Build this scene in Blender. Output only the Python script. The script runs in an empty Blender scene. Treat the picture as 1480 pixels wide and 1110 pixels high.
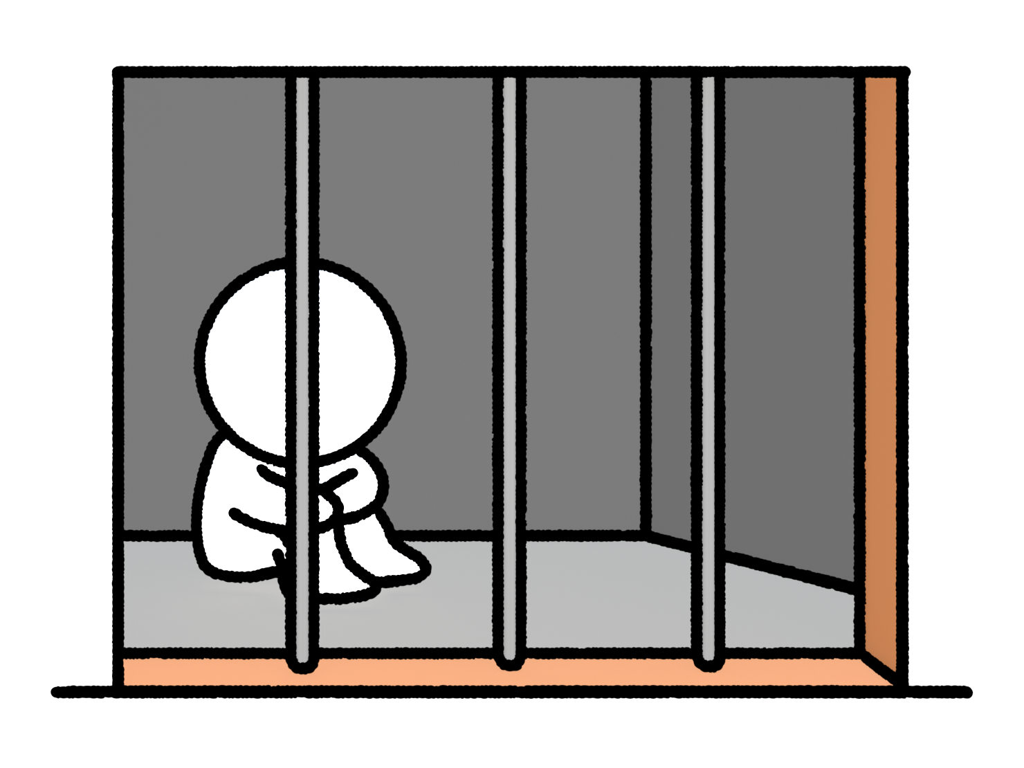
import bpy, bmesh, math, random
from mathutils import Vector
from mathutils.bvhtree import BVHTree

S = bpy.context.scene
COL = S.collection
# ---------------------------------------------------------------- measures
# eye point: 5 m before the opening, 1.538 m above the cell floor
F = 3000.0                    # focal length in pixels of a 1480 px wide frame
VX, VY = 150.0, 70.0          # where the room's depth lines meet
EYE_H = 1.538
DF = 5.0                      # eye to outer wall face
XO = -0.98
def P(px, py, d):             # a sighted point at depth d
    return Vector(((px-VX)*d/F + XO, d-DF, EYE_H-(py-VY)*d/F))
def Pz(px, py, z):            # a sighted point at height z
    return P(px, py, (EYE_H-z)*F/(py-VY))
def dz(py, z): return (EYE_H-z)*F/(py-VY)

# ---------------------------------------------------------------- materials
def lin(c): return c/12.92 if c <= .04045 else ((c+.055)/1.055)**2.4
def srgb(h): return tuple(lin(int(h[i:i+2], 16)/255) for i in (0, 2, 4))
def mat(name, rgb, vary=0.0, scale=8.0):
    m = bpy.data.materials.new(name); m.use_nodes = True
    nt = m.node_tree; nt.nodes.clear()
    out = nt.nodes.new('ShaderNodeOutputMaterial')
    d = nt.nodes.new('ShaderNodeBsdfDiffuse')
    nt.links.new(d.outputs[0], out.inputs[0])
    if vary:
        tc = nt.nodes.new('ShaderNodeTexCoord'); n = nt.nodes.new('ShaderNodeTexNoise')
        n.inputs['Scale'].default_value = scale
        mx = nt.nodes.new('ShaderNodeMix'); mx.data_type = 'RGBA'
        mx.inputs['A'].default_value = tuple(c*(1-vary) for c in rgb)+(1,)
        mx.inputs['B'].default_value = tuple(c*(1+vary) for c in rgb)+(1,)
        nt.links.new(tc.outputs['Object'], n.inputs['Vector'])
        nt.links.new(n.outputs['Fac'], mx.inputs['Factor'])
        nt.links.new(mx.outputs['Result'], d.inputs['Color'])
    else:
        d.inputs['Color'].default_value = tuple(rgb)+(1,)
    return m
# light received by each orientation (in units of a white sheet's brightness)
A_, B_, C_, U_ = 10.0, 3.0, 3.0, 2.5
TOP = (5.45, 6.50, 8.90)
def per(rgb, e): return tuple(c/(e[i] if isinstance(e, tuple) else e) for i, c in enumerate(rgb))
K = dict(wall=1.0, floor=1.0, wood=1.0, bar=1.0)
M_ink = mat('black_ink', (0, 0, 0))
M_wall = mat('grey_wall_paint', per(srgb('7b7b7b'), 10.25), .004)
M_floor = mat('pale_grey_floor', per(srgb('bdbdbd'), (5.87, 6.88, 9.27)), .004)
M_wood = mat('orange_wood', per(srgb('c98354'), (3.70, 3.65, 3.62)), .01, 3.0)
M_bar = mat('light_grey_metal', (.0437, .0437, .0437), .004)
M_white = mat('white_outer_wall', (.15, .15, .15), .01)
M_ground = mat('white_ground', (.23, .195, .145), .01)
M_body = mat('plain_white', (.22, .22, .22), .01)
M_in = mat('grey_lining', (.02, .02, .02))

# ---------------------------------------------------------------- helpers
def link(name, me, m=None, parent=None, smooth=False):
    o = bpy.data.objects.new(name, me); COL.objects.link(o)
    if m: me.materials.append(m)
    if parent: o.parent = parent
    if smooth:
        for p in me.polygons: p.use_smooth = True
    return o
def tag(o, **k):
    for a, b in k.items(): o[a] = b
    return o
def prism_mesh(name, poly, z0, z1):
    me = bpy.data.meshes.new(name); bm = bmesh.new()
    a = [bm.verts.new((x, y, z0)) for x, y in poly]; b = [bm.verts.new((x, y, z1)) for x, y in poly]
    bm.faces.new(a[::-1]); bm.faces.new(b)
    for i in range(len(poly)):
        j = (i+1) % len(poly); bm.faces.new((a[i], a[j], b[j], b[i]))
    bmesh.ops.recalc_face_normals(bm, faces=bm.faces)
    bm.to_mesh(me); bm.free(); return me
def box_into(bm, x0, x1, y0, y1, z0, z1):
    v = [bm.verts.new((x, y, z)) for z in (z0, z1) for x, y in ((x0, y0), (x1, y0), (x1, y1), (x0, y1))]
    for q in ((3,2,1,0),(4,5,6,7),(0,1,5,4),(1,2,6,5),(2,3,7,6),(3,0,4,7)): bm.faces.new([v[i] for i in q])
def boxes(name, bs, m, parent=None, bevel=0):
    bm = bmesh.new()
    for b in bs: box_into(bm, *b)
    if bevel: bmesh.ops.bevel(bm, geom=list(bm.edges), offset=bevel, segments=2, affect='EDGES')
    me = bpy.data.meshes.new(name); bm.to_mesh(me); bm.free()
    return link(name, me, m, parent)
def catmull(pts, step):
    if len(pts) == 2: q = [pts[0].lerp(pts[1], i/32) for i in range(33)]
    else:
        q = []; n = len(pts)
        for i in range(n-1):
            p0, p1, p2, p3 = pts[max(i-1,0)], pts[i], pts[i+1], pts[min(i+2,n-1)]
            for k in range(12):
                t = k/12
                q.append(.5*((2*p1)+(p2-p0)*t+(2*p0-5*p1+4*p2-p3)*t*t+(3*p1-p0-3*p2+p3)*t**3))
        q.append(pts[-1].copy())
    return resample(q, step)
def resample(q, step):
    L = [0]
    for a, b in zip(q, q[1:]): L.append(L[-1]+(b-a).length)
    n = max(3, int(L[-1]/step)); out = []; j = 0
    for i in range(n+1):
        s = L[-1]*i/n
        while j < len(L)-2 and L[j+1] < s: j += 1
        t = 0 if L[j+1] == L[j] else (s-L[j])/(L[j+1]-L[j])
        out.append(q[j].lerp(q[j+1], t))
    return out
def scallops(n, rng, px):     # rough brush edge: round bumps with sharp nicks between
    o = []
    while len(o) < n:
        w = rng.randint(3, 7); h = rng.uniform(.8, 1.6)*px; base = rng.uniform(-1.0, -.2)*px
        if rng.random() < .05: base -= 1.2*px
        for k in range(w): o.append(base + h*math.sin(math.pi*(k+.15)/w))
    return o[:n]
def stroke(name, pts, r, parent, closed=False, seed=0, label=None, step=None, caps=True, rough=1.0):
    """a brush-rough black cord of radius r along pts (already dense)"""
    rng = random.Random(seed*7919+len(pts)); NS = 12
    px = r/8.5
    pts = resample(pts, 1.5*px)
    if closed: pts = pts[:-1]
    n = len(pts); ca, cb, cc, ce = [scallops(n, rng, px*rough) for _ in range(4)]
    cols = [ca, ca, ca, cc, cb, cb, cb, cb, cb, ce, ca, ca]
    bm = bmesh.new(); rings = []
    prev = None
    for i, p in enumerate(pts):
        if closed: t = (pts[(i+2) % n]-pts[i-2]).normalized()
        else: t = (pts[min(i+2, n-1)]-pts[max(i-2, 0)]).normalized()
        if prev is None:
            ref = Vector((0, 1, 0)) if abs(t.y) < .9 else Vector((0, 0, 1))
            u = t.cross(ref).normalized()
        else: u = (prev - t*prev.dot(t)).normalized()
        prev = u; w = t.cross(u)
        rings.append([bm.verts.new(p + (u*math.cos(a)+w*math.sin(a))*(r+cols[k][i]))
                      for k in range(NS) for a in (2*math.pi*k/NS,)])
    def cap(p, t, ring, flip):
        last = ring
        prof = (.38, .72, .93) if caps else ()
        base = [v.co-p for v in ring]
        for s in prof:
            e = math.sqrt(1-s*s)
            rg = [bm.verts.new(p + t*r*s + b*e) for b in base]
            for k in range(NS):
                q = (last[k], last[(k+1) % NS], rg[(k+1) % NS], rg[k]); bm.faces.new(q)
            last = rg
        c = bm.verts.new(p + t*r*(1 if caps else 0))
        for k in range(NS): bm.faces.new((last[k], last[(k+1) % NS], c))
    m = n if closed else n-1
    for i in range(m):
        a, b = rings[i], rings[(i+1) % n]
        for k in range(NS): bm.faces.new((a[k], a[(k+1) % NS], b[(k+1) % NS], b[k]))
    if not closed:
        cap(pts[0], (pts[0]-pts[2]).normalized(), rings[0], True)
        cap(pts[-1], (pts[-1]-pts[-3]).normalized(), rings[-1], False)
    bmesh.ops.recalc_face_normals(bm, faces=bm.faces)
    me = bpy.data.meshes.new(name); bm.to_mesh(me); bm.free()
    o = link(name, me, M_ink, parent)
    if label: o['label'] = label
    return o

# ---------------------------------------------------------------- the cell
DI = 5.281                                    # eye to inner wall face
X = lambda px, d: (px-VX)*d/F + XO
xl, xr = X(170.5, DF), X(1304, DF)            # opening
zt = EYE_H-(104-VY)*DF/F
TH = DI-DF
GZ = -0.0275
rb = 8.4*6.48/F                               # line radius at the back of the cell
YB = dz(774, rb)+rb-DF                        # back wall plane
# right wall: through the two sighted corner points, pushed off by one line radius
a = Pz(933.5, 774, rb); b = Pz(1242.5, 853, rb)
dr = (b-a); dr.z = 0; dr.normalize(); nrm = Vector((-dr.y, dr.x, 0))
if nrm.x < 0: nrm = -nrm
aw = a + nrm*rb
def on_right(y): t = (y-aw.y)/dr.y; return aw.x + dr.x*t
xbr, xfr = on_right(YB), on_right(TH)
xbl = xl-.32
ZC = 1.62
T_ = .008
# outer wall (with hole), four wooden reveal boards
W = 3.2
wf = boxes('wall_front', [(xl-W, xl-T_, 0, TH, GZ, 3.0), (xr+T_, xr+W, 0, TH, GZ, 3.0),
                          (xl-T_, xr+T_, 0, TH, zt+T_, 3.0), (xl-T_, xr+T_, 0, TH, GZ, -T_)], M_white)
wf['kind'] = 'structure'
sill = tag(boxes('trim_1', [(xl-T_, xr+T_, 0, TH, -T_, 0)], M_wood), kind='structure')
jamb = tag(boxes('trim_2', [(xr, xr+T_, 0, TH, 0, zt)], M_wood), kind='structure')
tag(boxes('trim_3', [(xl-T_, xl, 0, TH, 0, zt)], M_wood), kind='structure')
tag(boxes('trim_4', [(xl-T_, xr+T_, 0, TH, zt, zt+T_)], M_wood), kind='structure')
fl = tag(link('floor', prism_mesh('floor', [(xbl, TH), (xfr, TH), (xbr, YB), (xbl, YB)], -.1, 0), M_floor), kind='structure')
wb = tag(boxes('wall_back', [(xbl-.1, xbr+.1, YB, YB+.1, -.1, ZC)], M_wall), kind='structure')
o_ = nrm*.1
wr = tag(link('wall_right', prism_mesh('wall_right', [(xfr, TH), (xfr+.12, TH), (xbr+.12, YB), (xbr, YB)], -.1, ZC), M_wall), kind='structure')
tag(boxes('wall_left', [(xbl-.1, xbl, TH, YB, -.1, ZC)], M_wall), kind='structure')
tag(boxes('ceiling', [(xbl-.1, xfr+.12, TH, YB+.1, ZC, ZC+.1)], M_wall), kind='structure')
tag(boxes('ground', [(xl-W, xr+W, -7, TH, GZ-.1, GZ)], M_ground), kind='structure')

# black edging of the building
r5 = 8.7*DF/F
BL = 'rough black edging line'
stroke('outline', [P(170, 104, DF), P(1307.5, 104, DF)], r5, wf, seed=1, rough=.7, label='rough black line along the top of the opening')
stroke('outline', [P(170.7, 104, DF), P(170.7, 998, DF)], r5, wf, seed=2, rough=.7, label='rough black line up the left side of the opening')
stroke('outline', [P(1304.3, 104, DF), P(1304.3, 996, DF)], r5, wf, seed=3, rough=.7, label='rough black line up the right side of the opening')
gl = stroke('baseboard_front', [P(82, 1000, DF), P(1396.5, 1000, DF)], 9.2*DF/F, None, seed=4, rough=.7)
gl['kind'] = 'structure'
ri = 8.2*5.23/F
stroke('outline', [Pz(168, 944.3, ri), Pz(1243, 944.3, ri)], ri, sill, seed=5, label='rough black line between sill and floor')
stroke('outline', [Pz(1243, 944, ri), Pz(1300, 986.5, ri*.9)], ri, sill, seed=6, label='rough black line in the corner of sill and jamb')
dj = (xr-ri-XO)*F/(1242.6-VX)
stroke('outline', [P(1242.6, 106, dj), P(1242.6, 944, dj)], ri, jamb, seed=7, label='rough black line down the inner edge of the jamb')
stroke('outline', [Pz(130, 774.3, rb), Pz(933.5, 774.3, rb)], rb, wb, seed=8, label='rough black line at the foot of the back wall')
db = dz(774, rb)
stroke('outline', [Vector((a.x, a.y, rb)), Vector((a.x, a.y, ZC-rb))], rb, wb, seed=9, label='rough black line in the far corner')
stroke('outline', [Pz(933.5, 774.3, rb), Pz(1245, 853.5, rb)], rb, wr, seed=10, label='rough black line at the foot of the right wall')

# ---------------------------------------------------------------- three bars
def make_bar(px, foot, seed, label):
    rt = .01425; hs = .0281
    dfront = dz(foot, rt); d = dfront + .022
    root = bpy.data.objects.new('metal_bar', None); COL.objects.link(root)
    c = P(px, foot, d); cx, cy = c.x, c.y
    root.location = (cx, cy, 0)
    tag(root, label=label, category='bar', group='upright bars across the cell opening')
    bm = bmesh.new(); R = .0172; N = 96
    prof = [(R*.93, .0), (R, .004), (R, zt-.001), (R*.9, zt)]
    rings = [[bm.verts.new((q*math.cos(2*math.pi*k/N), q*math.sin(2*math.pi*k/N), z)) for k in range(N)] for q, z in prof]
    for u, v in zip(rings, rings[1:]):
        for k in range(N): bm.faces.new((u[k], u[(k+1) % N], v[(k+1) % N], v[k]))
    bm.faces.new(rings[0][::-1]); bm.faces.new(rings[-1])
    me = bpy.data.meshes.new('rod'); bm.to_mesh(me); bm.free()
    rod = link('rod', me, M_bar, root)
    pts = []
    zz = zt-rt
    yb = -.006
    for i in range(20): pts.append(Vector((-hs, yb, zz+( .040-zz)*i/20)))
    for i in range(25):
        t = math.pi*i/24
        pts.append(Vector((-hs*math.cos(t), yb-.018*math.sin(t), rt+(.040-rt)*(1-math.sin(t))**1.3)))
    for i in range(1, 21): pts.append(Vector((hs, yb, .040+(zz-.040)*i/20)))
    stroke('outline', pts, rt, root, seed=seed, label='rough black outline down both sides and around the foot')
make_bar(436.6, 966.0, 21, 'light grey upright bar crossing in front of the seated white person')
make_bar(735.6, 961.5, 22, 'light grey upright bar in the middle, before the bare back wall right of the person')
make_bar(1022.3, 963.0, 23, 'light grey upright bar nearest the orange jamb, before the darker right wall')

# ---------------------------------------------------------------- the person
root = bpy.data.objects.new('person', None); COL.objects.link(root)
fp = Pz(420, 845, 0); root.location = fp
tag(root, label='seated all-white person hugging drawn-up knees, big round head bowed, behind the left bar', category='person')
def inside(poly, x, y):
    c = False; n = len(poly)
    for i in range(n):
        x1, y1 = poly[i]; x2, y2 = poly[i-1]
        if (y1 > y) != (y2 > y) and x < (x2-x1)*(y-y1)/(y2-y1)+x1: c = not c
    return c
def edist(poly, x, y):
    m = 1e9; n = len(poly)
    for i in range(n):
        x1, y1 = poly[i]; x2, y2 = poly[i-1]
        dx, dy = x2-x1, y2-y1; L = dx*dx+dy*dy
        t = 0 if L == 0 else max(0, min(1, ((x-x1)*dx+(y-y1)*dy)/L))
        m = min(m, math.hypot(x-x1-t*dx, y-y1-t*dy))
    return m
def smooth_poly(poly):
    v = [Vector((x, y, 0)) for x, y in poly]
    n = len(v); out = []
    for i in range(n):
        p0, p1, p2, p3 = v[i-1], v[i], v[(i+1) % n], v[(i+2) % n]
        for k in range(3):
            t = k/3
            q = .5*((2*p1)+(p2-p0)*t+(2*p0-5*p1+4*p2-p3)*t*t+(3*p1-p0-3*p2+p3)*t**3)
            out.append((q.x, q.y))
    return out
BM = bmesh.new()
def limb(poly, depth, T, w):
    """a full round limb whose outline seen from the front is poly"""
    poly = smooth_poly(poly); st = 3.0
    x0 = min(p[0] for p in poly); x1 = max(p[0] for p in poly)
    y0 = min(p[1] for p in poly); y1 = max(p[1] for p in poly)
    nx, ny = int((x1-x0)/st)+2, int((y1-y0)/st)+2
    h = {}
    for i in range(nx):
        for j in range(ny):
            x, y = x0+i*st, y0+j*st
            if inside(poly, x, y):
                q = min(1, edist(poly, x, y)/w); h[i, j] = (x, y, max(.006, T*math.sqrt(1-(1-q)**2)))
    fv, bv = {}, {}
    cells = [(i, j) for i in range(nx) for j in range(ny)
             if all(k in h for k in ((i, j), (i+1, j), (i+1, j+1), (i, j+1)))]
    cs = set(cells)
    def g(k):
        if k not in fv:
            x, y, t = h[k]; d = depth(x, y)
            def pt(dd):
                p = P(x, y, dd); p.z = max(p.z, .001); return p
            fv[k] = BM.verts.new(pt(d-t)); bv[k] = BM.verts.new(pt(d+t))
        return fv[k], bv[k]
    for i, j in cells:
        ks = ((i, j), (i+1, j), (i+1, j+1), (i, j+1))
        v = [g(k) for k in ks]
        BM.faces.new([q[0] for q in v]); BM.faces.new([q[1] for q in v][::-1])
        for (ni, nj), e in (((i, j-1), (0, 1)), ((i+1, j), (1, 2)), ((i, j+1), (2, 3)), ((i-1, j), (3, 0))):
            if (ni, nj) not in cs:
                A, B = v[e[0]], v[e[1]]
                BM.faces.new((A[0], A[1], B[1], B[0]))
def lerpf(a, fa, b, fb, axis):
    def f(x, y):
        v = (x, y)[axis]; t = (v-a)/(b-a); return fa+(fb-fa)*max(0, min(1, t))
    return f
HX, HY, HR, HD = 434.0, 524.2, 145.6, 5.85
back = [(321,628),(309,643),(302.4,659.5),(296.4,677),(291,697),(286.8,719),(284.5,741),(284,763.5),(286,784.6),(288.5,798),
        (292,809),(297,818),(305,825),(317,830.5),(331,833.2),(348,834),(364,833),(386,829),(403,825.5),(412,823)]
limb(back+[(435,810),(460,770),(475,700),(485,650),(470,600),(400,580),(345,600)], lerpf(834, 5.93, 600, 6.04, 1), .15, 75)
shin = [(490,764),(490.7,774),(494,788.6),(499.5,802),(505,813),(513,821),(526.5,832),(538.6,840),(543,848),(540,855),(528,859.6),
        (514,862.5),(494,865),(474,865.5),(462,865.5),(440,866),(425,863),(415,854),(410,838),(406.4,817),(401,801)]
limb(shin+[(398,780),(410,745),(430,715),(450,698),(472,702),(484,725)], lerpf(866, 5.72, 700, 5.80, 1), .06, 36)
limb([(350,815),(390,826),(420,812),(450,780),(482,740),(482,708),(458,690),(420,712),(370,760)], lerpf(350, 5.90, 480, 5.82, 0), .075, 40)
farleg = [(549,741),(555,752.4),(561.6,763),(565.7,775),(573.8,786),(587,795.4),(600.8,803.5),(610,811.6),(615.7,821),(611.6,829),
          (599.5,836),(582,838.6),(561.6,840.7),(545,841.5)]
limb(farleg+[(520,838),(504,812),(494,780),(486,740),(492,700),(520,690),(542,705)], lerpf(841, 5.90, 700, 5.93, 1), .055, 34)
farm = [(517,650),(533,660),(542.7,671),(550.8,685),(554,698),(552.8,712),(546.8,725.4),(537,735),(523.8,743),(510,748),(496.8,750.5)]
limb(farm+[(478,748),(462,730),(460,700),(478,655),(498,640)], lerpf(640, 5.92, 750, 5.88, 1), .055, 34)
limb([(377,679),(386,686),(398,692),(412,697),(440,705),(463,708),(474,715),(483,723),(488,731),(489,738),(487,747),(479,755),(470,760),
      (461,763.5),(440,767),(409,766.5),(394,764),(379,761),(364,755),(349,748),(337,740),(318,722),(312,690),(330,660),(358,664)],
     lerpf(320, 5.90, 470, 5.72, 0), .055, 34)
# the big round head
hc = P(HX, HY, HD); hr = (HR-4)*HD/F
tmp = bmesh.new(); bmesh.ops.create_uvsphere(tmp, u_segments=72, v_segments=40, radius=hr)
mp = {v: BM.verts.new(v.co+hc) for v in tmp.verts}
for f in tmp.faces: BM.faces.new([mp[v] for v in f.verts])
tmp.free()
# short neck between head and back
me = bpy.data.meshes.new('body'); BM.normal_update(); BM.to_mesh(me); BM.free()
body = link('body', me, M_body)
md = body.modifiers.new('r', 'REMESH'); md.mode = 'VOXEL'; md.voxel_size = .0065; md.use_smooth_shade = True
sm = body.modifiers.new('s', 'SMOOTH'); sm.factor = .5; sm.iterations = 4
dg = bpy.context.evaluated_depsgraph_get(); dg.update()
ev = body.evaluated_get(dg)
nm = bpy.data.meshes.new_from_object(ev)
body.modifiers.clear(); body.data = nm
if not nm.materials: nm.materials.append(M_body)
for p in nm.polygons: p.use_smooth = True
nm.name = 'body'
bvh = BVHTree.FromPolygons([v.co.copy() for v in nm.vertices], [tuple(p.vertices) for p in nm.polygons])
nm.transform(__import__('mathutils').Matrix.Translation(-fp))
body.parent = root
eye = Vector((XO, -DF, EYE_H))
def depth_at(px, py):
    d = (P(px, py, 1.0)-eye).normalized()
    h = bvh.ray_cast(eye, d)[0]
    return None if h is None else h.y+DF
def body_stroke(name, pts, seed, label=None, w=8.4, closed=False, lo=None):
    q = catmull([Vector((x, y, 0)) for x, y in pts], 2.0)
    ds = []
    for p in q:
        c = [depth_at(p.x+ox, p.y+oy) for ox, oy in ((0,0),(5,0),(-5,0),(0,5),(0,-5),(8,0),(-8,0),(0,8),(0,-8))]
        c = [v for v in c if v]
        ds.append(min(c) if c else None)
    good = [v for v in ds if v]
    last = good[0]
    for i, v in enumerate(ds):
        if v is None: ds[i] = last
        last = ds[i]
    n = len(ds); sd = []
    for i in range(n):
        win = ds[max(0, i-8):i+9]
        sd.append(sum(win)/len(win)*.5+min(win)*.5)
    out = []
    for p, d in zip(q, sd):
        r = w*d/F
        d = min(d-.003, dz(p.y, r))
        out.append(P(p.x, p.y, d)-fp)
    return stroke(name, out, w*sum(sd)/n/F, root, seed=seed, label=label)
# head contour ring
RD = HD-.085
def rim(px, py):              # a point on the head's rim as faced from the opening, a little forward of it
    d = (P(px, py, 1.0)-eye).normalized()
    return eye + d*((hc-eye).dot(d)-.085)
ring = [rim(HX+HR*math.cos(t), HY+HR*math.sin(t))-fp for t in [2*math.pi*i/240 for i in range(241)]]
stroke('head_outline', ring, 8.5*RD/F, root, closed=True, seed=31, label='rough black contour of the round head')
body_stroke('back_outline', back+[(418,820)], 32, 'rough black contour of the back and seat')
body_stroke('leg_outline', [(490,762)]+shin[1:], 33, 'rough black contour of the near leg and foot')
body_stroke('leg_outline', farleg, 34, 'rough black contour of the far leg and foot')
body_stroke('arm_outline', [(519,650)]+farm[1:]+[(488,752)], 35, 'rough black contour of the far arm')
body_stroke('arm_outline', [(378,678.5),(386.4,686),(398,692),(411.6,697),(436,704),(462,707.5),(473.8,714.6),(483,722.7),(488,731),(489,738),
                            (486.6,747),(479,755),(469.7,761),(459,764.5),(436,767.5),(409,766.5),(394,764),(379,761),(364,755),(349,748.5),(338,741.5)],
            36, 'rough black contour of the near forearm and hand')
body_stroke('arm_crease', [(510,684),(498,689.5),(486,696.5),(475,703.5),(464,708)], 37, 'short black crease line on the far arm')
body_stroke('leg_crease', [(400,767),(410,773),(417,784)], 38, 'short black crease line under the near arm')

# ---------------------------------------------------------------- light
def sun(name, frm, e, col=(1, 1, 1)):
    l = bpy.data.lights.new(name, 'SUN'); l.energy = e*math.pi; l.color = col; l.angle = .01
    l.use_shadow = False
    try: l.cycles.cast_shadow = False
    except Exception: pass
    o = bpy.data.objects.new(name, l); COL.objects.link(o)
    o.rotation_euler = Vector(frm).to_track_quat('Z', 'Y').to_euler()
    o.location = Vector(frm)*6
sun('front_fill', (0, -1, 0), A_)  # added shadowless lamp from the viewer's side, keeps front faces evenly lit
sun('left_fill', (-1, 0, 0), B_)  # added shadowless side lamp, sets how bright jamb and right wall come out
sun('right_fill', (1, 0, 0), C_)  # added shadowless side lamp, fills the right side of the figure
sun('top_fill', (0, 0, 1), TOP[2], tuple(c/TOP[2] for c in TOP))  # added cool lamp from overhead, makes the sill paler than the jamb
sun('under_fill', (0, 0, -1), U_)  # added lamp shining up through the ground, brightens the figure's undersides
w = bpy.data.worlds.new('World'); S.world = w; w.use_nodes = True
bg = w.node_tree.nodes['Background']; bg.inputs[0].default_value = (1, 1, 1, 1); bg.inputs[1].default_value = 1.0

# ---------------------------------------------------------------- camera
cd = bpy.data.cameras.new('camera'); cam = bpy.data.objects.new('camera', cd); COL.objects.link(cam)
cam.location = eye; cam.rotation_euler = (math.pi/2, 0, 0)
cd.sensor_width = 36; cd.lens = F/1480*36
cd.shift_x = (740-VX)/1480; cd.shift_y = -(555-VY)/1480
cd.clip_end = 60
S.camera = cam
vs = S.view_settings
vs.view_transform = 'Standard'; vs.look = 'None'; vs.exposure = 0; vs.gamma = 1; vs.use_curve_mapping = False
